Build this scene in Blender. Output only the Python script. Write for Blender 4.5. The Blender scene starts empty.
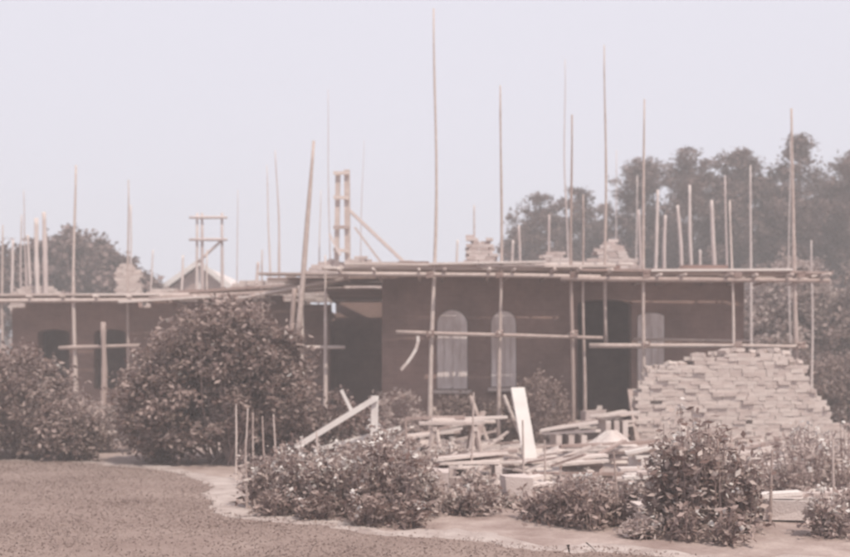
import bpy, math, random
import numpy as np
from mathutils import Vector, Matrix
import mathutils.geometry as mg
random.seed(7); rng=np.random.default_rng(7)
scene=bpy.context.scene
CAMH=1.6; F=1024.0
# survey helpers: bearing / elevation measured at a known distance -> metres
def X(b,d): return (b-425.0)*d/F
def Z(e,d): return CAMH+(365.0-e)*d/F

# ------------------------------------------------------------ materials
def T(c):
    l=0.3*c[0]+0.5*c[1]+0.2*c[2]
    k=[(q*0.9+l*0.1)**0.9 for q in c]
    k=[k[0],k[1]*.985,k[2]*.93]
    m=max(k)
    if m>.5: k=[q*(.5+(m-.5)*.6)/m for q in k]
    return tuple(k)
def mat(name,c1,c2,scale=6,bump=0.0,bscale=40,rough=0.9,island=False,transl=0.0,detail=6,c3=None,stretch=None,raw=False):
    if not raw: c1=T(c1); c2=T(c2); c3=T(c3) if c3 else None
    m=bpy.data.materials.new(name); m.use_nodes=True
    nt=m.node_tree; N=nt.nodes; L=nt.links; N.clear()
    out=N.new('ShaderNodeOutputMaterial'); p=N.new('ShaderNodeBsdfPrincipled')
    p.inputs['Roughness'].default_value=rough; p.inputs['Specular IOR Level'].default_value=0.1
    tc=N.new('ShaderNodeTexCoord'); src=tc.outputs['Object']
    if stretch:
        mp=N.new('ShaderNodeMapping'); mp.inputs['Scale'].default_value=stretch
        L.new(src,mp.inputs['Vector']); src=mp.outputs['Vector']
    n=N.new('ShaderNodeTexNoise'); n.inputs['Scale'].default_value=scale; n.inputs['Detail'].default_value=detail
    n.inputs['Roughness'].default_value=0.65
    L.new(src,n.inputs['Vector'])
    r=N.new('ShaderNodeValToRGB'); e=r.color_ramp.elements
    e[0].position=0.33; e[0].color=(*c1,1); e[1].position=0.68; e[1].color=(*c2,1)
    if c3:
        k=e.new(0.82); k.color=(*c3,1)
    fac=n.outputs['Fac']
    if island:
        g=N.new('ShaderNodeNewGeometry'); mx=N.new('ShaderNodeMath'); mx.operation='MULTIPLY_ADD'
        mx.inputs[1].default_value=0.5
        ad=N.new('ShaderNodeMath'); ad.operation='MULTIPLY'; ad.inputs[1].default_value=0.55
        L.new(n.outputs['Fac'],ad.inputs[0]); L.new(g.outputs['Random Per Island'],mx.inputs[0]); L.new(ad.outputs[0],mx.inputs[2])
        fac=mx.outputs[0]
    L.new(fac,r.inputs['Fac']); L.new(r.outputs['Color'],p.inputs['Base Color'])
    if bump>0:
        n2=N.new('ShaderNodeTexNoise'); n2.inputs['Scale'].default_value=bscale; n2.inputs['Detail'].default_value=5
        L.new(src,n2.inputs['Vector'])
        b=N.new('ShaderNodeBump'); b.inputs['Strength'].default_value=bump; b.inputs['Distance'].default_value=0.03
        L.new(n2.outputs['Fac'],b.inputs['Height']); L.new(b.outputs['Normal'],p.inputs['Normal'])
    if transl>0:
        t=N.new('ShaderNodeBsdfTranslucent'); L.new(r.outputs['Color'],t.inputs['Color'])
        ms=N.new('ShaderNodeMixShader'); ms.inputs[0].default_value=transl
        L.new(p.outputs[0],ms.inputs[1]); L.new(t.outputs[0],ms.inputs[2]); L.new(ms.outputs[0],out.inputs[0])
    else: L.new(p.outputs[0],out.inputs[0])
    return m
def brickmat(name,c1,c2,mortar):
    c1=T(c1);c2=T(c2);mortar=T(mortar)
    m=bpy.data.materials.new(name); m.use_nodes=True
    nt=m.node_tree; N=nt.nodes; L=nt.links; p=N['Principled BSDF']
    p.inputs['Roughness'].default_value=0.95; p.inputs['Specular IOR Level'].default_value=0.1
    tc=N.new('ShaderNodeTexCoord'); mp=N.new('ShaderNodeMapping'); mp.inputs['Rotation'].default_value=(math.radians(90),0,0)
    L.new(tc.outputs['Object'],mp.inputs[0])
    b=N.new('ShaderNodeTexBrick'); b.inputs['Scale'].default_value=1.0
    b.inputs['Brick Width'].default_value=0.23; b.inputs['Row Height'].default_value=0.078; b.inputs['Mortar Size'].default_value=0.005
    b.inputs['Color1'].default_value=(*c1,1); b.inputs['Color2'].default_value=(*c2,1); b.inputs['Mortar'].default_value=(*mortar,1)
    L.new(mp.outputs[0],b.inputs['Vector'])
    n=N.new('ShaderNodeTexNoise'); n.inputs['Scale'].default_value=0.9; n.inputs['Detail'].default_value=9; n.inputs['Roughness'].default_value=0.72
    L.new(tc.outputs['Object'],n.inputs['Vector'])
    r=N.new('ShaderNodeValToRGB'); r.color_ramp.elements[0].position=0.3; r.color_ramp.elements[0].color=(0.68,0.68,0.68,1)
    r.color_ramp.elements[1].position=0.72; r.color_ramp.elements[1].color=(1.4,1.4,1.4,1)
    L.new(n.outputs['Fac'],r.inputs[0])
    mx=N.new('ShaderNodeMix'); mx.data_type='RGBA'; mx.blend_type='MULTIPLY'; mx.inputs[0].default_value=1
    L.new(b.outputs['Color'],mx.inputs[6]); L.new(r.outputs[0],mx.inputs[7]); L.new(mx.outputs[2],p.inputs['Base Color'])
    bu=N.new('ShaderNodeBump'); bu.inputs['Strength'].default_value=0.2; bu.inputs['Distance'].default_value=0.006; bu.invert=True
    L.new(b.outputs['Fac'],bu.inputs['Height']); L.new(bu.outputs[0],p.inputs['Normal'])
    return m

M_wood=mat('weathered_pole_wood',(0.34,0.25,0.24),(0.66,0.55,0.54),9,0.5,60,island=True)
M_woodpale=mat('pale_sawn_wood',(0.46,0.37,0.37),(0.74,0.67,0.68),5,0.3,50,island=True)
M_wooddark=mat('dark_wood',(0.20,0.125,0.115),(0.38,0.27,0.26),9,0.4,50,island=True)
M_farwood=mat('haze_tinted_pole_wood',(0.46,0.37,0.38),(0.66,0.57,0.58),9,0.3,50,island=True)  # paler wood: the fading of far poles into the sky is put into the colour
M_board=mat('scaffold_board',(0.28,0.19,0.18),(0.70,0.60,0.60),4,0.4,50,island=True,stretch=(0.3,1,1))
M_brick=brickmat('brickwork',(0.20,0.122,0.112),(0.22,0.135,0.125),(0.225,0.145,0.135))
M_brickint=brickmat('inner_brickwork',(0.20,0.122,0.112),(0.22,0.135,0.125),(0.225,0.145,0.135))
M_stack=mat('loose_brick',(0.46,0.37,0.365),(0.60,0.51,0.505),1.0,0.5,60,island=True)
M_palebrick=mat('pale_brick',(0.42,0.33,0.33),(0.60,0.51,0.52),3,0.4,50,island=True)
M_pale=mat('limewashed_board',(0.56,0.47,0.45),(0.84,0.77,0.76),2.6,0.3,30,raw=True,detail=8,stretch=(1.6,1,.5))
M_lime=mat('lime_sand',(0.50,0.41,0.41),(0.72,0.64,0.65),4,0.8,25)
M_soil=mat('trodden_soil',(0.22,0.15,0.142),(0.42,0.33,0.32),1.6,0.8,18,c3=(0.56,0.48,0.475))
M_lawn=mat('lawn_turf',(0.225,0.155,0.143),(0.32,0.235,0.22),0.9,0.8,60,detail=10)
M_blade=mat('grass_blade',(0.215,0.148,0.136),(0.37,0.28,0.265),0.7,transl=0.3,detail=12)
M_gravel=mat('gravel',(0.34,0.26,0.255),(0.58,0.49,0.485),3,0.9,50)
M_leafmid=mat('shrub_leaves',(0.14,0.085,0.078),(0.42,0.315,0.305),1.4,island=True,transl=0.35)
M_leafdark=mat('dark_shrub_leaves',(0.13,0.075,0.07),(0.34,0.245,0.24),1.2,island=True,transl=0.3)
M_leafpale=mat('pale_tree_leaves',(0.26,0.18,0.175),(0.54,0.44,0.435),0.9,island=True,transl=0.35)
M_bed=mat('border_plant_leaves',(0.15,0.09,0.083),(0.48,0.375,0.365),2.2,island=True,transl=0.35,c3=(0.76,0.68,0.68))
M_flower=mat('blossom',(0.66,0.6,0.61),(0.84,0.80,0.82),5,island=True,transl=0.3)
M_pine=mat('pine_needles',(0.10,0.06,0.058),(0.21,0.145,0.142),0.7,island=True,transl=0.15)
M_fartree=mat('oak_leaves',(0.10,0.057,0.055),(0.24,0.165,0.162),0.5,island=True,transl=0.2)
M_bark=mat('bark',(0.20,0.135,0.13),(0.34,0.25,0.25),6,0.6,30)
M_distant=mat('distant_leaves',(0.16,0.11,0.11),(0.28,0.21,0.215),0.2,island=True)
M_tile=mat('roof_tile',(0.28,0.19,0.19),(0.40,0.30,0.30),4,0.4,30)
M_white=mat('whitewash',(0.66,0.60,0.62),(0.80,0.76,0.78),4)

# ------------------------------------------------------------ mesh builder
def link(o,parent=None):
    scene.collection.objects.link(o)
    if parent: o.parent=parent
    return o
def empty(name):
    e=bpy.data.objects.new(name,None); e.empty_display_size=0.2; return link(e)
class MB:
    def __init__(s): s.v=[]; s.f=[]
    def box(s,c,size,rot=None,jit=0):
        hx,hy,hz=[k/2 for k in size]; b=len(s.v)
        R=rot if rot else Matrix.Identity(3)
        for sx,sy,sz in ((-1,-1,-1),(1,-1,-1),(1,1,-1),(-1,1,-1),(-1,-1,1),(1,-1,1),(1,1,1),(-1,1,1)):
            p=Vector((sx*hx+random.uniform(-jit,jit),sy*hy+random.uniform(-jit,jit),sz*hz+random.uniform(-jit,jit)))
            s.v.append(tuple(R@p+Vector(c)))
        for q in ((0,3,2,1),(4,5,6,7),(0,1,5,4),(1,2,6,5),(2,3,7,6),(3,0,4,7)): s.f.append(tuple(b+i for i in q))
    def beam(s,a,b,w,h):
        a=Vector(a); b=Vector(b); d=b-a; L=d.length
        q=d.to_track_quat('X','Z').to_matrix()
        s.box((a+b)/2,(L,w,h),q)
    def pole(s,a,b,r0,r1,seg=7,sides=8,wob=0.02):
        a=Vector(a); b=Vector(b); d=(b-a); L=d.length; d.normalize()
        u=d.orthogonal().normalized(); w=d.cross(u)
        base=len(s.v); ph=random.uniform(0,6.28); amp=wob*L*random.uniform(0.2,0.6)
        ph2=random.uniform(0,6.28)
        for i in range(seg+1):
            t=i/seg; off=(u*math.cos(ph)+w*math.sin(ph))*amp*math.sin(t*math.pi)*0.5+(u*math.cos(ph2)+w*math.sin(ph2))*amp*0.3*math.sin(t*2.6*math.pi)
            c=a+(b-a)*t+off; r=(r0+(r1-r0)*t)*random.uniform(0.86,1.14)
            for k in range(sides):
                an=2*math.pi*k/sides; s.v.append(tuple(c+(u*math.cos(an)+w*math.sin(an))*r))
        for i in range(seg):
            for k in range(sides):
                k2=(k+1)%sides
                s.f.append((base+i*sides+k,base+i*sides+k2,base+(i+1)*sides+k2,base+(i+1)*sides+k))
        s.f.append(tuple(base+k for k in reversed(range(sides)))); s.f.append(tuple(base+seg*sides+k for k in range(sides)))
    def leaves(s,C,L,W,up=0.35):
        C=np.asarray(C); n=len(C)
        t=rng.normal(size=(n,3)); t[:,2]*=0.6; t/=np.linalg.norm(t,axis=1)[:,None]
        nn=rng.normal(size=(n,3)); nn[:,2]=np.abs(nn[:,2])+up
        b=np.cross(nn,t); b/=np.linalg.norm(b,axis=1)[:,None]+1e-9
        sz=rng.uniform(0.5,1.4,size=(n,1))
        l=L*sz/2; w=W*sz/2
        V=np.stack([C-t*l,C+b*w,C+t*l,C-b*w],1).reshape(-1,3)
        base=len(s.v); s.v.extend(map(tuple,V.tolist()))
        s.f.extend([(base+4*i,base+4*i+1,base+4*i+2,base+4*i+3) for i in range(n)])
    def obj(s,name,m,parent=None,smooth=False):
        me=bpy.data.meshes.new(name); me.from_pydata(s.v,[],s.f); me.update()
        me.materials.append(m)
        if smooth: me.polygons.foreach_set('use_smooth',[True]*len(me.polygons))
        return link(bpy.data.objects.new(name,me),parent)

# ------------------------------------------------------------ vegetation
def crown_points(c,r,nc,per,cr,zmin=0.03,shell=0.5,lump=0.22):
    pts=[]; cs=[]
    k=rng.normal(size=(7,3)); k/=np.linalg.norm(k,axis=1)[:,None]; kk=rng.uniform(-1,1,7)
    for i in range(nc):
        d=rng.normal(size=3); d/=np.linalg.norm(d)
        lm=1+lump*sum(kk[j]*max(0,d@k[j])**3 for j in range(7))
        rad=rng.uniform(shell,1.0)**0.6*lm
        if rng.random()<0.08: rad*=1.14
        p=np.array(c)+d*np.array(r)*rad
        if p[2]<zmin+cr*0.2: p[2]=zmin+cr*rng.uniform(0.1,0.9)
        cs.append(p)
        m=int(per*rng.uniform(0.4,1.6)); s=cr*rng.uniform(0.6,1.4)
        q=p+rng.normal(size=(m,3))*s*np.array([0.55,0.55,0.42])
        pts.append(q)
    P=np.concatenate(pts); P[:,2]=np.maximum(P[:,2],zmin)
    return P,cs
def shrub(name,blobs,m,leaf=0.07,wid=0.6,nc=120,per=60,cr=0.16,flowers=0,stemr=0.012,nst=16,lump=0.3):
    root=empty(name); lf=MB(); st=MB(); fl=MB()
    for (x,y,z,rx,ry,rz) in blobs:
        P,cs=crown_points((x,y,z),(rx,ry,rz),nc,per,cr,lump=lump)
        lf.leaves(P,leaf,leaf*wid)
        for i in range(nst):
            p=cs[rng.integers(len(cs))]; v=Vector(p)-Vector((x,y,z)); e=Vector(p)+v*random.uniform(.05,.3)+Vector((0,0,random.uniform(0,.18)))
            if e.z>0.1:
                st.pole((x+random.uniform(-.12,.12),y+random.uniform(-.12,.12),-0.02),tuple(e),stemr,stemr*0.25,5,5,0.12)
                f=rng.random((10,1)); q=np.array(p)+(np.array(e)-np.array(p))*f+rng.normal(size=(10,3))*.03
                lf.leaves(q,leaf,leaf*wid)
        if flowers:
            Q=P[rng.integers(len(P),size=flowers)]
            Q=Q[Q[:,2]>z*0.8]
            Q=np.repeat(Q,4,axis=0)+rng.normal(size=(len(Q)*4,3))*0.014
            fl.leaves(Q,0.055,0.05,0.8)
    lf.obj('foliage',m,root); st.obj('stems',M_bark,root)
    if flowers and fl.v: fl.obj('blossoms',M_flower,root)
    return root
def perennial(name,x,y,r,h,n,m,leaf=.075,wid=.4,per=26,fl=0.3,lean=1.0):
    """clump of upright arching stems with leaves along them and blossom heads on some tips"""
    root=empty(name); lf=MB(); st=MB(); fb=MB(); P=[]; Q=[]
    for i in range(n):
        a=random.uniform(0,6.28); rr=r*math.sqrt(random.random()); hh=h*random.choice((.55,.75,.9,1.0,1.14))*random.uniform(.85,1.03)*(1-.25*(rr/r)**2)
        bx,by=x+math.cos(a)*rr*.45,y+math.sin(a)*rr*.45
        tx,ty=x+math.cos(a)*rr*lean,y+math.sin(a)*rr*lean
        mid=Vector((bx+(tx-bx)*.35,by+(ty-by)*.35,hh*.6)); tip=Vector((tx,ty,hh))
        st.pole((bx,by,-.02),mid,.008,.006,3,5,.03); st.pole(mid,tip,.006,.003,3,5,.03)
        for k in range(per):
            t=random.random()**.8
            c=(Vector((bx,by,0)).lerp(mid,t/.6) if t<.6 else mid.lerp(tip,(t-.6)/.4))
            s=.045+.055*(1-t)
            P.append((c.x+random.gauss(0,s),c.y+random.gauss(0,s),max(.02,c.z+random.gauss(0,.03))))
        if random.random()<fl:
            for k in range(random.randint(5,11)): Q.append((tip.x+random.gauss(0,.022),tip.y+random.gauss(0,.022),tip.z+random.gauss(0,.03)))
    lf.leaves(np.array(P),leaf,leaf*wid); lf.obj('foliage',m,root); st.obj('stems',M_bark,root)
    if Q: fb.leaves(np.array(Q),.045,.04,.6); fb.obj('blossoms',M_flower,root)
def broadleaf(name,x,y,blobs,m,leaf,nc,per,cr,trunkr=0.2,limbs=14):
    root=empty(name); lf=MB(); st=MB()
    zb=min(b[2]-b[5]*0.6 for b in blobs)
    fork=max(1.0,zb)
    st.pole((x,y,-0.1),(x,y,fork),trunkr,trunkr*0.7,6,9,0.02)
    for (bx,by,bz,rx,ry,rz) in blobs:
        P,cs=crown_points((bx,by,bz),(rx,ry,rz),nc,per,cr,zmin=0.3,shell=0.35,lump=0.35)
        lf.leaves(P,leaf,leaf*0.7)
        st.pole((x,y,fork*0.95),(bx,by,bz),trunkr*0.5,trunkr*0.25,5,7,0.05)
        for i in range(limbs):
            p=cs[rng.integers(len(cs))]; st.pole((bx,by,bz-rz*0.3),tuple(p),trunkr*0.2,0.02,5,5,0.08)
    lf.obj('foliage',m,root); st.obj('trunk_and_limbs',M_bark,root)
def pine(x,y,h,w,base=0.25):
    root=empty('pine_tree'); lf=MB(); st=MB()
    lean=random.uniform(-0.4,0.4)
    st.pole((x,y,-0.1),(x+lean,y,h*0.97),h*0.018+0.05,0.03,9,8,0.02)
    pts=[]; z=h*base; side=random.uniform(0,6.28)
    while z<h*0.985:
        t=(z/h-base)/(1-base)
        n=random.randint(4,7)
        for k in range(n):
            if random.random()<0.1: continue
            a=random.uniform(0,6.28)
            env=(1-t)**0.5*(0.6+0.4*min(1,t*3))*(1+.3*math.cos(a-side+t*4))
            L=w*env*random.choice((.45,.75,1.0,1.3))*random.uniform(0.7,1.1)+0.15
            x0=x+lean*z/h
            rise=L*random.uniform(0.2,0.8)
            tip=(x0+math.cos(a)*L,y+math.sin(a)*L,z+rise)
            st.pole((x0,y,z),tip,0.05*(1-t)+0.015,0.012,4,5,0.1)
            m=max(2,int(L*4))
            for j in range(m):
                f=random.uniform(0.25,1.05)
                c=np.array([x0+math.cos(a)*L*f+random.gauss(0,.12),y+math.sin(a)*L*f+random.gauss(0,.12),z+rise*f+random.gauss(0.06,.08)])
                q=rng.normal(size=(42,3))*np.array([0.17,0.17,0.13])*random.uniform(0.7,1.3)
                pts.append(c+q)
        z+=random.uniform(0.24,0.42) if random.random()<.85 else .7
    P=np.concatenate(pts); P=P[P[:,2]<h*1.02]
    lf.leaves(P,0.25,0.07,0.3)
    lf.obj('needles',M_pine,root); st.obj('trunk_and_branches',M_bark,root)

# ------------------------------------------------------------ ground
g=MB()
xs=np.concatenate([np.linspace(-300,-20,12),np.linspace(-18,18,70),np.linspace(20,300,12)])
ys=np.concatenate([np.linspace(-60,4,6),np.linspace(5,34,70),np.linspace(36,500,14)])
for yy in ys:
    for xx in xs:
        rough=0.03 if (12<yy<32 and -3<xx<12) else 0.0
        g.v.append((float(xx),float(yy),-0.012-rough*rng.random()))
n=len(xs)
for j in range(len(ys)-1):
    for i in range(n-1): g.f.append((j*n+i,j*n+i+1,(j+1)*n+i+1,(j+1)*n+i))
g.obj('ground',M_soil,smooth=True)
edge=[(-25,17.2),(-8,17.0),(-5.6,16.6),(-4.2,15.6),(-3.1,14.2),(-2.75,12.9),(-2.55,11.8),(-2.1,10.9),(-1.2,10.2),(0.0,9.45),(1.1,8.85),(2.3,8.35),(4,7.7),(9,6.5)]
def smooth(pts,k=6):
    out=[]
    for i in range(len(pts)-1):
        p0=pts[max(i-1,0)];p1=pts[i];p2=pts[i+1];p3=pts[min(i+2,len(pts)-1)]
        for s in range(k):
            t=s/k
            out.append(tuple(0.5*((2*p1[j])+(-p0[j]+p2[j])*t+(2*p0[j]-5*p1[j]+4*p2[j]-p3[j])*t*t+(-p0[j]+3*p1[j]-3*p2[j]+p3[j])*t**3) for j in range(2)))
    out.append(pts[-1]); return out
E=smooth(edge,10)
E=[(x+random.gauss(0,.03)+.07*math.sin(y*5+x*3),y+random.gauss(0,.035)+.08*math.sin(x*4.3)) for x,y in E]
nE=len(E)
lawn_poly=[(x,y) for x,y in E]+[(9,-8),(-25,-8)]
me=bpy.data.meshes.new('lawn'); tris=mg.tessellate_polygon([[Vector((x,y,0)) for x,y in lawn_poly]])
me.from_pydata([(x,y,0.006) for x,y in lawn_poly],[],[tuple(t) for t in tris]); me.update(); me.materials.append(M_lawn)
link(bpy.data.objects.new('lawn',me))
gp=MB()
for i,(x,y) in enumerate(E):
    a=E[max(i-2,0)]; b=E[min(i+2,nE-1)]; tx,ty=b[0]-a[0],b[1]-a[1]; l=math.hypot(tx,ty); nx,ny=-ty/l,tx/l
    w=0.42+0.14*math.sin(i*0.5)+random.uniform(-.07,.07)
    gp.v.append((x-nx*0.1,y-ny*0.1,0.0)); gp.v.append((x+nx*w,y+ny*w,0.0))
for i in range(nE-1): gp.f.append((2*i,2*i+2,2*i+3,2*i+1))
gp.obj('gravel_path',M_gravel)
poly=np.array(lawn_poly)
def inside(P):
    res=np.zeros(len(P),bool); j=len(poly)-1
    for i in range(len(poly)):
        xi,yi=poly[i]; xj,yj=poly[j]
        c=((yi>P[:,1])!=(yj>P[:,1]))&(P[:,0]<(xj-xi)*(P[:,1]-yi)/(yj-yi+1e-12)+xi)
        res^=c; j=i
    return res
Pn=np.column_stack([rng.uniform(-9,3.5,230000),rng.uniform(7.2,17.4,230000)])
keep=inside(Pn)
Pn=Pn[keep|(inside(Pn-np.array([0.0,0.28]))&(rng.random(len(Pn))<.25))]
dens=np.sin(Pn[:,0]*1.7+np.sin(Pn[:,1]*1.1)*2)*np.sin(Pn[:,1]*1.4+Pn[:,0]*.6)
Pn=Pn[rng.random(len(Pn))<0.6+0.35*dens]
n=len(Pn); h=rng.uniform(0.008,0.026,n); a=rng.uniform(0,6.28,n); w=0.011
b0=np.column_stack([Pn[:,0]-np.cos(a)*w,Pn[:,1]-np.sin(a)*w,np.full(n,0.004)])
b1=np.column_stack([Pn[:,0]+np.cos(a)*w,Pn[:,1]+np.sin(a)*w,np.full(n,0.004)])
tp=np.column_stack([Pn[:,0]+rng.normal(0,.025,n),Pn[:,1]+rng.normal(0,.025,n),h])
gb=MB(); gb.v=[tuple(v) for v in np.stack([b0,b1,tp],1).reshape(-1,3).tolist()]; gb.f=[(3*i,3*i+1,3*i+2) for i in range(n)]
gb.obj('grass',M_blade)

# ------------------------------------------------------------ building
def wall_curve(name,outline,holes,y,th,m,parent):
    cu=bpy.data.curves.new(name,'CURVE'); cu.dimensions='2D'; cu.fill_mode='BOTH'; cu.extrude=th/2
    for loop in [outline]+holes:
        sp=cu.splines.new('POLY'); sp.points.add(len(loop)-1)
        for i,(a,b) in enumerate(loop): sp.points[i].co=(a,b,0,1)
        sp.use_cyclic_u=True
    o=bpy.data.objects.new(name,cu); scene.collection.objects.link(o)
    dg=bpy.context.evaluated_depsgraph_get(); me=bpy.data.meshes.new_from_object(o.evaluated_get(dg))
    bpy.data.objects.remove(o)
    me.transform(Matrix.Translation((0,y,0))@Matrix.Rotation(math.radians(90),4,'X'))
    me.materials.clear(); me.materials.append(m)
    return link(bpy.data.objects.new(name,me),parent)
def arch(cx,w,z0,z1,k=12,rise=None):
    r=w/2; rz=rise if rise else r
    pts=[(cx-r,z0),(cx+r,z0)]
    for i in range(k+1):
        a=math.pi*i/k; pts.append((cx+r*math.cos(a),z1-rz+rz*math.sin(a)))
    return pts
def ragged(x0,x1,z0,zt,amp=0.5,step=0.45):
    pts=[(x0,z0),(x1,z0)]; x=x1; z=zt
    while x>x0:
        z=zt+round(random.uniform(0,amp)/0.078)*0.078
        x2=max(x0,x-random.uniform(0.3,1.4)*step*2)
        pts.append((x,z)); pts.append((x2,z)); x=x2
    return pts
house=empty('unfinished_brick_house')
D=22.0
x0,x1=X(398,D),X(726,D)
A1,A2,A3=X(452,D),X(503,D),X(649,D)
doorx0,doorx1=X(576,D),X(630,D)
holes=[arch(A1,0.66,Z(389,D),Z(310,D)),arch(A2,0.54,Z(387,D),Z(311,D)),arch(A3,0.58,Z(404,D),Z(313,D),rise=0.08),
       arch(doorx0*0.5+doorx1*0.5,doorx1-doorx0,0.15,Z(300,D),rise=0.12)]
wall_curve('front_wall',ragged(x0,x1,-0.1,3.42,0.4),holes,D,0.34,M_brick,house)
for i,(cx,w,zt,zb,ri) in enumerate(((A1,0.64,310,389,None),(A2,0.52,311,387,None),(A3,0.56,313,404,0.08))):
    wall_curve('window_board_%d'%i,arch(cx,w,Z(zb,D)+.01,Z(zt,D)-.01,rise=ri),[],D-0.165,0.05,M_pale,house)
    f=MB()
    for k in (-.28,0.02,.27): f.box((cx+k*w,D-0.199,(Z(zb,D)+Z(zt,D))/2-.12),(0.012,0.014,Z(zt,D)-Z(zb,D)-0.36))
    f.box((cx,D-0.27,Z(zb,D)-0.05),(w+0.16,0.2,0.07))
    f.obj('window_frame_%d'%i,M_wood,house)
w=MB()
w.box((x0-0.171,25.0,1.7),(0.34,6.3,3.6)); w.box((x1+0.171,25.0,1.75),(0.34,6.3,3.7))
w.box(((x0+x1)/2,28.2,1.75),(x1-x0-0.02,0.3,3.7))
w.box(((x0+x1)/2+0.6,24.0,1.6),(x1-x0-1.3,0.2,3.2))  # cross wall added behind the doorway to keep the opening dark
w.obj('inner_walls',M_brickint,house)
j=MB()
for i in range(16): j.box((x0+0.25+i*(x1-x0-.5)/15,25.1,3.28),(0.07,5.8,0.2))
for i in range(37): j.box(((x0+x1)/2+random.uniform(-.05,.05),22.4+i*0.152,3.405),(x1-x0-0.1,0.145,0.03))
j.obj('added_shade_floor',M_wooddark,house)  # joists and boards added overhead to shut daylight out of the block
DL=26.0
lx0,lx1=X(28,DL),X(331,DL)
lh=[arch(X(56,DL),0.8,1.0,2.5,rise=0.1),arch(X(112,DL),0.8,1.0,2.5,rise=0.1),arch(X(285,DL),0.9,0.15,2.5,rise=0.1),arch(X(215,DL),0.9,1.0,2.5,rise=0.1)]
wall_curve('wing_wall',ragged(lx0,lx1,-0.1,3.05,0.3),lh,DL,0.34,M_brick,house)
w=MB(); w.box((lx0-0.171,29,1.5),(0.34,6.3,3.1)); w.box(((lx0+lx1)/2,31.8,1.5),(lx1-lx0,0.3,3.0)); w.box(((lx0+lx1)/2,27.4,1.4),(lx1-lx0,0.2,2.8))
w.box(((lx1+x0-0.35)/2,27.4,1.75),(x0-0.35-lx1-.02,0.3,3.75))
w.obj('wing_inner_walls',M_brickint,house)
j=MB()
for i in range(24): j.box(((lx0+lx1)/2,26.3+i*0.22,3.0),(lx1-lx0-.2,0.21,0.05))
for i in range(12): j.box(((lx1+x0-.3)/2+0.05,23.2+i*0.33,3.3+0.01*(i%2)),(x0-0.35-lx1,0.32,0.05))
j.obj('wing_floor_boards',M_wooddark,house)
def bricks(mb,x0,x1,y0,y1,z0,z1,jit=0.006,top=None,bl=0.225,bh=0.073,skip=0.0,gap=.006,out=0.0):
    z=z0; row=0
    while z<z1-0.02:
        off=(row%2)*bl*0.5; x=x0-off*0.5
        while x<x1-0.05:
            L=min(bl*random.choice((1,1,1,.55)),x1-x)
            if L>.04 and (top is None or z+bh<=top(x+L/2)) and random.random()>skip:
                oy=-random.uniform(.02,.05) if random.random()<out else 0
                mb.box((x+L/2+random.uniform(-jit,jit),y0+oy+0.055+random.uniform(-jit,jit)*2,z+bh/2),(L-gap,0.105,bh-gap*.5),Matrix.Rotation(random.uniform(-.05,.05),3,'Z')@Matrix.Rotation(random.uniform(-.03,.03),3,'Y'),0.005)
            x+=L
        z+=bh; row+=1
pm=MB()
def ruin(profile,d,z0,dep):
    """rising wall stub, profile = list of (bearing, elevation)"""
    def top(x):
        p=425+x*F/d
        for (pa,ea),(pb,eb) in zip(profile,profile[1:]):
            if pa<=p<=pb: return Z(ea+(eb-ea)*(p-pa)/(pb-pa),d)
        return -9
    a,b=X(profile[0][0],d),X(profile[-1][0],d); zt=max(Z(e,d) for _,e in profile)
    bricks(pm,a,b,d,d+.3,z0,zt,.004,top); bricks(pm,a+.05,b,d+.112,d+.3,z0,zt,.004,top)
ruin([(400,268),(410,258),(422,262),(440,264),(465,268)],23.5,3.42,.3)
ruin([(466,262),(470,234),(476,231),(480,248),(485,242),(491,232),(496,262),(500,266)],23.4,3.42,.3)
ruin([(512,266),(540,262),(546,252),(560,250),(568,260),(594,258),(602,242),(614,238),(626,252),(636,262)],23,3.42,.3)
ruin([(530,268),(560,262),(585,260),(600,256),(632,256),(640,266),(690,268)],22.4,3.42,.3)
ruin([(302,270),(318,262),(332,258),(345,262),(362,252),(372,262),(396,258),(404,268)],26,3.2,.3)
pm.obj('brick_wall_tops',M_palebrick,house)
pm=MB()
ruin([(116,292),(119,262),(132,262),(138,272),(141,292)],27,3.03,.3)
ruin([(10,292),(22,286),(52,284),(60,292)],27,3.03,.3)
ruin([(222,290),(240,280),(262,280),(290,274),(304,276),(310,290)],27,3.03,.3)
ruin([(146,294),(155,287),(175,288),(180,294)],27,3.03,.3)
pm.obj('wing_wall_tops',M_stack,house)

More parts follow.
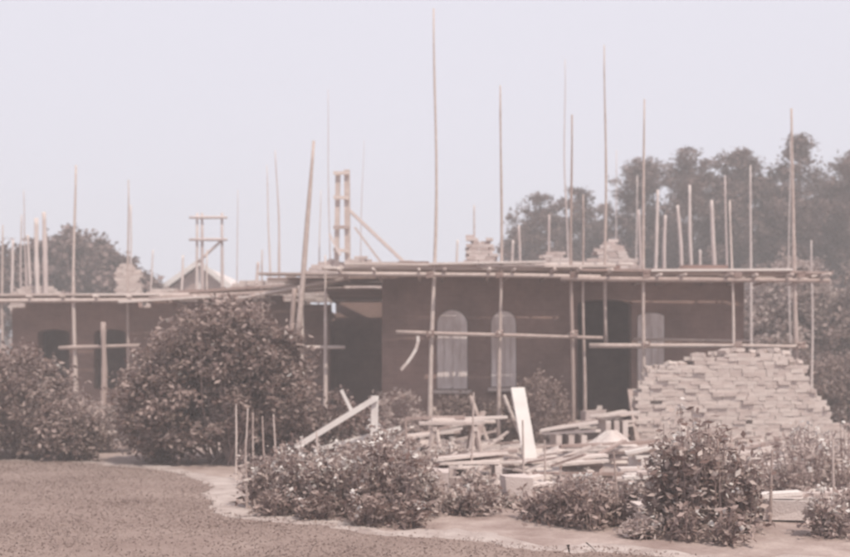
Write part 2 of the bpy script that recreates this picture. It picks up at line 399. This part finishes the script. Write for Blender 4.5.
# ------------------------------------------------------------ scaffolding
def sway(): return random.uniform(-0.05,0.05)
sc=empty('timber_scaffolding')
S=MB(); d=20.0
def std(mb,px,py0,d,r=0.055,pxt=None,zb=0.0):
    zt=Z(py0,d); xt=X(pxt if pxt else px,d)
    xb=X(px,d)
    L=zt-zb
    mb.pole((xb,d,zb-0.1 if zb<=0 else zb),(xt,d+sway(),zt),r*.92,r*(0.3 if L>3 else .7),12,8,0.024)
main=[(430,8,435,.052),(499,85,501,.05),(573,115,571,.05),(645,100,644,.055),(736,200,731,.048),(799,108,792,.065)]
for b,t,bt,r in main: std(S,b,t,d,r,bt)
std(S,325,255,21.0,.06); std(S,584,195,20.1,.045,582,zb=0.0)
std(S,606,45,20.3,.04,605,zb=2.0)
S.obj('standards',M_wood,sc,True)
B=MB()
for b,t,r,dd,zb in ((655,190,.045,22.5,3.4),(664,215,.045,23,3.4),(641,210,.04,24,3.4),(683,205,.05,24.5,3.4),(692,185,.05,26,3.4),(716,200,.06,25.5,3.4),
                 (752,165,.06,26.5,0),(731,175,.05,24,0),(568,60,.03,27,3.4),(520,225,.04,25,3.4),(510,240,.04,24,3.4),(455,240,.04,26,3.4),(620,150,.03,28,0),
                 (474,205,.03,27,3.4),(790,140,.03,27,0),(812,240,.04,24,0),(548,215,.035,26,3.4),(700,250,.04,23,3.4),(637,175,.04,29,0)):
    std(B,b,t,dd,r,b+random.uniform(-5,5),zb)
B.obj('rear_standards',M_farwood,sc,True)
Lg=MB()
zd=3.34
Lg.pole((X(330,d),d-0.08,zd+0.04),(X(600,d),d-0.08,zd-0.02),.045,.035,8,8,0.01)
Lg.pole((X(560,d),d-0.1,zd-.06),(X(828,d),d-0.1,zd-0.1),.05,.04,8,8,0.01)
Lg.pole((X(396,d),d-0.08,2.24),(X(602,d),d-0.08,2.13),.042,.032,8,8,0.014)
Lg.pole((X(590,d),d+0.08,1.98),(X(806,d),d-0.08,1.96),.045,.035,8,8,0.014)
Lg.pole((X(640,d),d+0.6,2.12),(X(760,d),d+0.6,2.08),.03,.03,8,8,0.01)
for i in range(15):
    x=X(345,d)+i*(X(820,d)-X(345,d))/14+random.uniform(-.15,.15)
    Lg.pole((x,d-0.3-random.uniform(0,.25),zd+0.09-.1*(i>8)),(x+random.uniform(-.1,.1),D-0.1,zd+0.05-.08*(i>8)),.035,.03,3,7,0.005)
for px in (430,499,572,645,798): Lg.pole((X(px,d),d-.15,2.22 if px<600 else 2.02),(X(px,d)+.1,D-.1,2.2 if px<600 else 2.0),.032,.03,3,7)
Lg.obj('ledgers_and_putlogs',M_wood,sc,True)
Bd=MB()
def deck(mb,xa,xb,ya,yb,z,slope=0.0):
    y=ya
    while y<yb:
        x=xa+random.uniform(-.5,.2)
        while x<xb:
            L=random.uniform(2.4,3.9); xe=min(x+L,xb+random.uniform(-.1,.35))
            dz=random.choice([0,0,0.045,0.02])
            z1=z+slope*(x-xa)+dz+random.uniform(-.01,.03); z2=z+slope*(xe-xa)+dz+random.uniform(-.01,.03)
            mb.beam((x,y+.11,z1),(xe,y+.11+random.uniform(-.04,.04),z2),0.215,0.045)
            x+=L-0.12
        y+=0.24
deck(Bd,X(335,d),X(600,d),d-0.1,D-0.35,zd+0.16)
deck(Bd,X(590,d),X(818,d),d-0.1,D-0.35,zd+0.09,-0.012)
deck(Bd,X(290,23.5),X(400,23),22,24.6,3.52)
Bd.obj('deck_boards',M_board,sc)
Od=MB()
Od.beam((X(535,d),d+.3,3.60),(X(640,d),d+.9,3.66),.22,.04); Od.beam((X(430,d),d-.02,3.57),(X(545,d),d-.1,3.60),.22,.04); Od.beam((X(650,d),d-.02,3.44),(X(790,d),d-.05,3.45),.22,.04)
dd=19.85; pts=[(418,336),(418,342),(416,349),(412,356),(407,363),(401,370)]
for (a,b),(c,e) in zip(pts,pts[1:]): Od.beam((X(a,dd),dd,Z(b,dd)),(X(c,dd),dd,Z(e,dd)),.02,.06)
Od.obj('loose_boards',M_woodpale,sc)
Rp=MB()
for b,t,bt,r in main:
    for z in (zd,2.2 if b<600 else 1.98):
        for k in range(4):
            xx=X(b,d); Rp.pole((xx-.075,d-.14,z-.05+k*.03),(xx+.075,d-.13,z-.02+k*.03),.014,.014,2,6,0)
Rp.obj('rope_lashings',M_wooddark,sc)

sl=empty('timber_scaffolding')
S=MB(); d=24.0
for b,t,bt,r,dd in ((76,165,75,.07,24),(127,180,128,.045,24.4),(103,322,103,.085,23.6),(5,225,3,.05,24),(206,250,207,.05,24),(262,250,263,.05,24),(-60,200,-58,.06,24),(-130,210,-131,.06,24)):
    std(S,b,t,dd,r,bt)
S.pole((X(297,22),22,Z(345,22)),(X(313,22),22.1,Z(140,22)),.075,.035,8,8,.02)
S.pole((X(302,22),22.1,0),(X(300,22),22.1,Z(285,22)),.065,.055,6,8,.01)
S.pole((X(290,22),22.1,Z(345,22)),(X(294,22),22.1,Z(288,22)),.05,.05,6,8,.01)
S.obj('standards',M_wood,sl,True)
S=MB()
for b,t,r,dd,zb in ((38,218,.075,26.5,3),(46,212,.08,26.8,3),(26,190,.035,27,3),(32,235,.05,27.5,3),(130,205,.03,28,3),(255,262,.05,25,3.1),(270,165,.035,25.5,3.1),
                    (280,150,.04,26,3.1),(236,190,.025,28,3),(331,90,.025,28,3),(360,140,.02,29,3.3),(180,255,.04,27,3),(12,240,.05,28,3),(20,215,.03,29,3),(150,250,.03,28,3),(318,190,.03,27,3)):
    std(S,b,t,dd,r,b+random.uniform(-5,5),zb)
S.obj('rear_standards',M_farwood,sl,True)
L2=MB()
L2.pole((X(-150,d),d-.08,3.08),(X(170,d),d-.08,3.12),.05,.04,8,8,.01)
L2.pole((X(150,d),d-.1,3.16),(X(345,d),d-.1,3.36),.05,.04,8,8,.01)
L2.pole((X(60,d),d-.08,2.0),(X(142,d),d-.08,2.06),.045,.035,6,8,.01)
L2.pole((X(262,22),22,2.0),(X(345,22),22,1.98),.045,.035,6,8,.01)
L2.pole((X(-120,d),d-.08,1.95),(X(-20,d),d-.08,2.0),.045,.035,6,8,.006)
for i in range(14):
    x=X(-100,d)+i*(X(330,d)-X(-100,d))/13; L2.pole((x,d-.35,3.19),(x,DL-.1,3.16),.035,.03,3,7,.004)
L2.obj('ledgers_and_putlogs',M_wood,sl,True)
Bd=MB()
deck(Bd,X(-120,d),X(180,d),d-.1,DL-.4,3.24); deck(Bd,X(170,d),X(335,d),d-.1,DL-.4,3.28,0.05)
Bd.beam((X(215,23.6),23.6,Z(303,23.6)),(X(345,22.6),22.6,Z(279,22.6)),.24,.05)
Bd.beam((X(120,23.7),23.7,Z(302,23.7)),(X(222,23.7),23.7,Z(296,23.7)),.24,.05)
Bd.obj('deck_boards',M_board,sl)

hf=empty('builders_hoist'); m=MB(); d=26
m.beam((X(336,d),d,3.2),(X(338,d),d,Z(174,d)),.12,.12); m.beam((X(348,d),d,3.2),(X(347,d),d,Z(170,d)),.14,.14)
for e in (174,198,228,250): m.beam((X(334,d),d-.14,Z(e,d)),(X(350,d),d-.14,Z(e+random.uniform(-2,2),d)),.05,.08)
m.obj('mast',M_wood,hf)
m=MB(); m.beam((X(349,d),d,Z(210,d)),(X(407,d),d+.3,Z(264,d)),.08,.08); m.beam((X(352,d),d+1,Z(222,d)),(X(385,d),d+1,Z(266,d)),.06,.06)
m.beam((X(330,d),d-.2,Z(235,d)),(X(341,d),d-.2,Z(256,d)),.06,.06)
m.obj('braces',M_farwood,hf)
hf=empty('timber_gantry'); m=MB(); d=30
for px in (197,202,222): m.pole((X(px,d),d,0),(X(px,d),d,Z(213,d)),.05,.04,8,8,.01)
for e in (218,240): m.pole((X(190,d),d-.1,Z(e,d)),(X(228,d),d-.1,Z(e,d)),.04,.04,4,8,.01)
m.pole((X(198,d),d,Z(262,d)),(X(222,d),d,Z(240,d)),.04,.04,4,8,.01)
m.obj('frame',M_farwood,hf,True)

ct=empty('gabled_cottage'); d=46; gx0,gx1,ap=X(158,d),X(238,d),X(200,d); ez=Z(292,d); az=Z(264,d)
m=MB(); m.box(((gx0+gx1)/2,d+4,ez/2-.05),(gx1-gx0-.5,8,ez)); m.obj('walls',M_tile,ct)
me=bpy.data.meshes.new('roof'); e0,e1=gx0-.1,gx1+.1
me.from_pydata([(e0,d-.3,ez-.1),(ap,d-.3,az),(e1,d-.3,ez-.1),(e0,d+8.3,ez-.1),(ap,d+8.3,az),(e1,d+8.3,ez-.1)],[],[(0,1,4,3),(1,2,5,4)]); me.materials.append(M_pale)
link(bpy.data.objects.new('roof',me),ct)
me=bpy.data.meshes.new('gable'); me.from_pydata([(gx0+.25,d-.004,ez-.05),(gx1-.25,d-.004,ez-.05),(ap,d-.004,az-.1)],[],[(0,1,2)]); me.materials.append(M_wooddark)
link(bpy.data.objects.new('gable',me),ct)
m=MB(); m.beam((e0,d-.36,ez-.1),(ap,d-.36,az+.05),.08,.22); m.beam((e1,d-.4,ez-.1),(ap,d-.4,az+.05),.08,.22); m.beam((ap,d-.05,ez),(ap,d-.05,az-.2),.08,.12)
m.box((ap,d-.05,1.8),(0.9,.1,1.1))
m.obj('bargeboards',M_white,ct)

# ------------------------------------------------------------ brick stack on the right
bs=MB(); d=19
prof=[(636,396),(646,374),(656,364),(690,363),(692,357),(716,356),(720,351),(786,352),(790,360),(806,364),(810,388),(820,398),(830,416),(850,434),(868,442)]
def topf(x):
    p=425+x*F/d
    for (pa,ea),(pb,eb) in zip(prof,prof[1:]):
        if pa<=p<=pb: return Z(ea+(eb-ea)*(p-pa)/(pb-pa),d)+.03*math.sin(x*9)
    return -9
for k,jt,ou in ((0,.006,.07),(.11,.006,0),(.22,.006,0),(.33,.006,0)):
    bricks(bs,X(637,d)+random.uniform(-.05,.05),X(868,d),d+k,d+.3,random.uniform(-.02,.0),1.95,jt,topf,skip=0.006,gap=.001,out=ou)
for i in range(160):
    x=random.uniform(X(630,d),X(870,d)); bs.box((x,d-abs(random.gauss(.1,.5)),.04+random.choice((0,0,.07,.13))),(.225,.105,.073),Matrix.Rotation(random.uniform(0,3),3,'Z')@Matrix.Rotation(random.uniform(-.4,.4),3,'X'))
for i in range(40):
    x=random.uniform(X(650,d),X(830,d)); bs.box((x,d+random.uniform(.05,.3),topf(x)+.0),(.225,.105,.073),Matrix.Rotation(random.uniform(0,3),3,'Z')@Matrix.Rotation(random.uniform(-.5,.5),3,'X'))
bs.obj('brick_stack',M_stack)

# ------------------------------------------------------------ builder's clutter
def trestle(px0,px1,pyt,d,m=M_woodpale):
    r=empty('trestle_table'); a,b=X(px0,d),X(px1,d); z=Z(pyt,d); t=MB()
    for i in range(3): t.beam((a+random.uniform(-.1,.1),d+i*.24,z+random.uniform(-.02,.02)),(b+random.uniform(-.1,.2),d+i*.24+.03,z+.01),.22,.04)
    t.beam((a+.1,d+.1,z+.06),(b+.35,d+.3,z+.09),.12,.04); t.beam((a-.3,d+.3,z+.07),(b-.3,d+.1,z+.1),.07,.05)
    t.obj('top_boards',m,r); l=MB()
    for x in (a+.15,b-.15):
        l.beam((x,d-.1,z-.07),(x,d+.65,z-.07),.07,.07)
        for y,s in ((d-.05,-1),(d+.6,1)):
            l.beam((x-.02,y,z-.08),(x-.12,y+s*.1,0),.05,.05); l.beam((x+.02,y,z-.08),(x+.12,y+s*.1,0),.05,.05)
    l.obj('legs',M_wood,r)
trestle(425,485,424,15.5,M_board)
r=empty('leaning_timber_frame'); t=MB(); d=16
t.beam((X(296,d),d,Z(447,d)),(X(376,d),d,Z(398,d)),.05,.09); t.beam((X(375,d),d+.06,Z(396,d)),(X(373,d),d+.06,0),.05,.11)
t.beam((X(341,d),d+.05,Z(390,d)),(X(352,d),d+.05,Z(412,d)),.04,.05); t.beam((X(300,d),d+.07,Z(443,d)),(X(300,d),d+.07,0),.05,.07)
t.beam((X(312,d),d+.3,Z(452,d)),(X(400,d),d+.5,Z(430,d)),.05,.07)
t.obj('timbers',M_white,r)
r=empty('leaning_plank'); t=MB(); d=17
t.beam((X(528,d),d-.45,0.02),(X(518,d),d+.1,Z(388,d)),.24,.04)
t.obj('plank',M_white,r)
def heap(name,px,pyt,d,rx,ry,m):
    c=(X(px,d),d); h=Z(pyt,d); b=MB(); K=28; R=9
    ph=[random.uniform(0,6.28) for _ in range(4)]
    b.v.append((c[0],c[1],h))
    for i in range(1,R+1):
        for k in range(K):
            a=2*math.pi*k/K; q=i/R; wv=1+.12*math.sin(2*a+ph[0])+.07*math.sin(5*a+ph[1])
            b.v.append((c[0]+rx*q*wv*math.cos(a),c[1]+ry*q*wv*math.sin(a),h*(1-q)**1.0*(1+.1*math.sin(3*a+ph[2]))-0.03*(i==R)+random.uniform(-.02,.02)))
    for k in range(K): b.f.append((0,1+k,1+(k+1)%K))
    for i in range(R-1):
        for k in range(K): b.f.append((1+i*K+k,1+(i+1)*K+k,1+(i+1)*K+(k+1)%K,1+i*K+(k+1)%K))
    b.obj(name,m,smooth=True)
heap('lime_heap',612,430,16.5,.85,.7,M_lime); heap('sand_heap',560,446,16.8,.7,.6,M_lime); heap('sand_heap',470,446,19,1.3,.8,M_gravel)
heap('sand_heap',95,428,22.5,1.3,.9,M_lime); heap('rubble_heap',580,420,20.6,1.3,.8,M_gravel)
def planks(px0,px1,d,n,z0=0.03,m=M_board,w=.2,skew=.25,wild=.12):
    r=empty('plank_pile'); t=MB()
    a,b=X(px0,d),X(px1,d)
    for x in (a+.3,(a+b)/2,b-.3): t.box((x,d+.25,z0/2),(.09,.9,max(z0,.02)))
    for i in range(n):
        y=d+(i%3)*.25+random.uniform(-.05,.05); z=z0+.025+(i//3)*.052
        ln=(b-a)*random.uniform(.55,1.0); s=a+random.uniform(0,(b-a)-ln)
        t.beam((s,y,z),(s+ln,y+random.uniform(-skew,skew),z+random.uniform(0,wild)),w*random.uniform(.6,1.1),.04)
    t.obj('planks',m,r)
planks(618,880,12.6,9,.14,M_woodpale); planks(640,890,10.9,7,.07,M_woodpale); planks(505,610,14.5,6,.12); planks(500,560,12.2,4,.1); planks(560,700,16.0,7,.2,M_board)
planks(320,372,18.5,6,.55,M_wood); planks(560,650,19.2,6,.4,M_board); planks(430,520,13.8,5,.25); planks(470,560,11.6,3,.04,M_wood); planks(590,640,18.5,4,.6,M_board)
planks(400,470,17.8,5,.3,M_board,wild=.3); planks(620,700,14.2,6,.3,M_woodpale,wild=.2); planks(540,600,17.6,5,.4,M_board,wild=.25)
lt=MB()
for i in range(85):
    dd=random.uniform(12.6,19.5); x=random.uniform(-1.2,5.6); a=random.uniform(-.8,.8); L=random.uniform(.3,1.5); z=random.uniform(.02,.25)
    lt.beam((x,dd,z),(x+L*math.cos(a),dd+L*math.sin(a),max(.02,z+random.uniform(-.25,.35))),random.uniform(.03,.12),.03)
for i in range(9):
    dd=random.uniform(18.5,21.4); x=random.uniform(-.6,4.6); L=random.uniform(.6,1.2); a=random.uniform(-.4,.4)
    lt.beam((x,dd,0),(x+L*math.sin(a),dd+.3,L*math.cos(a)),random.uniform(.04,.12),.035)
lt.obj('timber_offcuts',M_board)
rb=MB()
for i in range(520):
    dd=random.uniform(12.5,21.5); x=random.uniform(-2.4 if dd>16 else -.5,7.2); s=random.uniform(.05,.24)
    rb.box((x,dd,s*.25),(s*1.3,s,s*.55),Matrix.Rotation(random.uniform(0,3),3,'Z')@Matrix.Rotation(random.uniform(-.4,.4),3,'X'),s*.12)
rb.obj('rubble',M_stack)
bl=MB()
for px,dd,wd,hh in ((516,11.8,.3,.33),(437,12.6,.25,.3),(660,10.7,.5,.16),(800,10.6,.7,.2),(592,19.5,.4,.75)):
    bl.box((X(px,dd),dd,hh/2),(wd,.3,hh),Matrix.Rotation(random.uniform(-.3,.3),3,'Z'),.03)
bl.obj('stone_blocks',M_palebrick)
stk=MB()
for px,t,dd in ((243,408,13.2),(254,412,13.0),(266,416,13.4),(278,414,13.1),(247,440,11.4),(322,432,11.2),(471,392,13.8),(524,420,12.6),
              (722,438,9.6),(618,452,11.5),(236,404,14.2),(407,420,11),(545,440,12.8),(770,450,10.5),(560,470,11.5),(665,470,10),(835,440,10.5)):
    x=X(px,dd); stk.pole((x,dd,-.05),(x+random.uniform(-.08,.08),dd,Z(t,dd)),.016,.011,5,6,.02)
stk.obj('plant_stakes',M_wood)

# ------------------------------------------------------------ vegetation placement
d=16.8
shrub('rhododendron_bush',[(X(218,d),d,1.25,1.25,1.1,1.2),(X(165,d),d+.2,.85,.75,.8,.85),(X(280,d),d+.1,.95,.6,.8,.95),(X(238,d),d-.2,1.75,.75,.7,.7)],M_leafmid,.1,.5,160,75,.2,stemr=.02,flowers=60,nst=26,lump=.35)
d=17.6
shrub('garden_shrub',[(X(15,d),d,1.0,1.0,.9,1.05),(X(-40,d),d+.4,1.1,1.1,.9,1.2),(X(62,d-.5),d-.3,.45,.55,.5,.45)],M_leafmid,.09,.5,150,60,.2,stemr=.02,nst=26,flowers=20)
shrub('garden_shrub',[(X(98,19),19,.45,.8,.6,.45),(X(50,19.5),19.5,.6,.9,.6,.6)],M_leafpale,.08,.5,80,45,.17)
shrub('garden_shrub',[(X(335,17.5),17.5,.5,.6,.5,.55)],M_leafdark,.08,.5,100,50,.16)
def bed(rows,m=M_bed,n=34,fl=.3,leaf=.075,wid=.42,per=26):
    for px,dd,e,w in rows:
        perennial('border_plant',X(px,dd),dd,w*dd/F/2,Z(e,dd),n,m,leaf,wid,per,fl)
bed(((262,11.6,448,46),(290,11.3,442,42),(318,11.0,455,44),(348,10.9,446,44),(376,10.7,436,46),(404,10.5,440,46),(424,10.9,458,30),(335,11.8,440,50),(300,12.3,444,54),(385,11.7,434,54),(270,12.6,452,46)),n=28,per=30,fl=.35)
bed(((315,10.7,488,56),(370,10.3,486,56),(405,10.2,494,46),(275,11.0,486,46)),M_leafmid,n=20,fl=.1)
bed(((455,11.2,486,40),(478,11.0,482,44),(480,12.4,472,44),(500,11.7,492,36)),fl=.15,n=22)
bed(((540,10.7,490,46),(562,10.3,480,46),(590,10.1,474,50),(612,10.3,488,40),(575,11.2,478,56)),M_leafmid,fl=.12,n=26)
bed(((665,9.9,434,50),(690,9.7,422,56),(716,9.7,426,54),(742,9.9,440,50),(700,10.4,420,76)),M_bed,fl=.25,n=28,per=32,leaf=.085,wid=.5)
bed(((685,9.4,500,36),(725,9.2,506,36)),M_leafmid,fl=.1,n=12)
bed(((785,11.5,440,60),(815,11.8,428,60),(845,12,420,60),(830,9.6,494,46),(640,9.6,520,30),(865,10,475,60),(795,12.4,425,80)),M_leafpale,fl=.2,n=30)
bed(((640,12.5,480,40),(585,13,478,44),(415,13.5,440,50),(385,14.5,428,50),(450,14.6,440,40),(350,14.2,440,50)),M_bed,fl=.2)
shrub('climbing_rose',[(X(540,19.8),19.8,.75,.45,.35,.75),(X(460,20.8),20.8,.5,.6,.3,.5),(X(505,21),21,.45,.5,.3,.45)],M_leafmid,.07,.5,80,45,.14)
shrub('climbing_rose',[(X(395,19),19,.5,.5,.4,.55)],M_leafpale,.09,.4,50,36,.16)
d=46
broadleaf('oak_tree',X(72,d),d,[(X(72,d),d,5.6,2.6,2.4,2.2),(X(30,d),d,5.1,2.0,2,2.0),(X(105,d),d+.5,5.0,1.6,2,1.6)],M_fartree,.26,140,70,.42,.3)
broadleaf('oak_tree',X(138,d),d-2,[(X(128,d-2),d-2,4.6,1.2,1.6,1.0),(X(146,d-2),d-2,4.4,.8,1.2,.9)],M_fartree,.26,60,45,.35,.18)
broadleaf('oak_tree',X(-25,d),d-1,[(X(-10,d),d-1,4.8,1.8,2,1.9),(X(-80,d),d-1,5.2,2.6,2,2.4)],M_fartree,.26,110,55,.42,.3)
d=31
broadleaf('orchard_tree',X(785,d),d,[(X(785,d),d,3.7,1.25,1.4,1.15),(X(760,d),d-.4,2.6,1.0,1.2,1.0),(X(825,d),d+.3,3.0,1.2,1.2,1.2)],M_leafpale,.13,120,60,.26,.14)
broadleaf('orchard_tree',X(865,d),d-1,[(X(865,d),d-1,2.9,1.5,1.4,1.7),(X(835,d),d-2,2.0,1.0,1.2,1.2)],M_leafmid,.13,120,60,.26,.14)
shrub('hedge',[(X(p,25),25+.2*math.sin(p),.95,.9,.7,1.0) for p in range(735,1000,38)],M_leafmid,.09,.6,80,50,.2)
for px,e,dd,w in ((516,230,50,1.3),(530,198,47,1.9),(555,224,54,1.8),(578,192,50,2.0),(605,205,54,2.0),(634,163,48,2.3),(662,218,52,2.0),(690,158,46,2.6),(712,196,53,2.2),(740,151,46,2.6),(768,188,50,2.4),(797,140,45,2.9),(818,184,51,2.5),(845,158,44,2.8),(880,150,45,2.7),(940,160,46,2.7),(650,230,56,2.2),(590,230,57,2.2)):
    pine(X(px,dd),dd,Z(e,dd),w,base=.22)
wl=MB(); pts=[]
for i in range(420):
    x=random.uniform(-110,110); y=random.uniform(82,96); h=random.uniform(1.5,5.5)+(1.5 if x>15 else 0)
    for k in range(3): pts.append(np.array([x,y,h*random.uniform(.3,.9)])+rng.normal(size=(40,3))*np.array([1.3,1.0,.8]))
P=np.concatenate(pts); P[:,2]=np.maximum(P[:,2],.1); wl.leaves(P,.9,.6); wl.obj('distant_trees',M_distant)
hd=MB(); pts=[]
for i in range(300):
    x=random.uniform(4,40); pts.append(np.array([x,random.uniform(41,43),random.uniform(.4,4.6)])+rng.normal(size=(45,3))*np.array([.6,.5,.4]))
P=np.concatenate(pts); P[:,2]=np.maximum(P[:,2],.1); hd.leaves(P,.28,.18); hd.obj('woodland_undergrowth',M_pine)

# ------------------------------------------------------------ scattering box added over the site to raise dark tones and fade distance
hz=MB(); hz.box((0,30,6.0),(200,84,13))
mm=bpy.data.materials.new('added_haze_volume'); mm.use_nodes=True; nt=mm.node_tree; nt.nodes.clear()
o=nt.nodes.new('ShaderNodeOutputMaterial'); vs=nt.nodes.new('ShaderNodeVolumeScatter'); vs.inputs['Density'].default_value=0.008
vs.inputs['Color'].default_value=(1.0,.95,.95,1)
nt.links.new(vs.outputs[0],o.inputs['Volume'])
hz.obj('added_haze',mm)

# ------------------------------------------------------------ world, sun, camera
el,az=math.radians(58),math.radians(152)
wd=bpy.data.worlds.new('World'); scene.world=wd; wd.use_nodes=True
nt=wd.node_tree; N=nt.nodes; L=nt.links; N.clear()
o=N.new('ShaderNodeOutputWorld'); bg=N.new('ShaderNodeBackground'); bg.inputs['Strength'].default_value=0.1
sk=N.new('ShaderNodeTexSky'); sk.sky_type='NISHITA'; sk.sun_disc=False; sk.sun_elevation=el; sk.sun_rotation=az; sk.dust_density=4
mx=N.new('ShaderNodeMix'); mx.data_type='RGBA'; mx.inputs[0].default_value=0.92; mx.inputs[7].default_value=(9.0,8.75,9.7,1)
L.new(sk.outputs[0],mx.inputs[6]); L.new(mx.outputs[2],bg.inputs[0]); L.new(bg.outputs[0],o.inputs[0])
sd=bpy.data.lights.new('sun','SUN'); sd.energy=4.2; sd.angle=math.radians(.5); sd.color=(1,.90,.79)
so=link(bpy.data.objects.new('sun',sd))
dirv=Vector((math.sin(az)*math.cos(el),math.cos(az)*math.cos(el),math.sin(el)))
so.rotation_euler=dirv.to_track_quat('Z','Y').to_euler(); so.location=dirv*50
cd=bpy.data.cameras.new('camera'); co=link(bpy.data.objects.new('camera',cd)); scene.camera=co
co.location=(0,0,CAMH); co.rotation_euler=(math.radians(90),0,0)
cd.sensor_width=36; cd.lens=36*F/850; cd.shift_y=(365-278.5)/850; cd.clip_end=2000
cd.dof.use_dof=True; cd.dof.focus_distance=5.0; cd.dof.aperture_fstop=2.3
scene.view_settings.view_transform='Standard'; scene.view_settings.look='None'; scene.view_settings.exposure=0
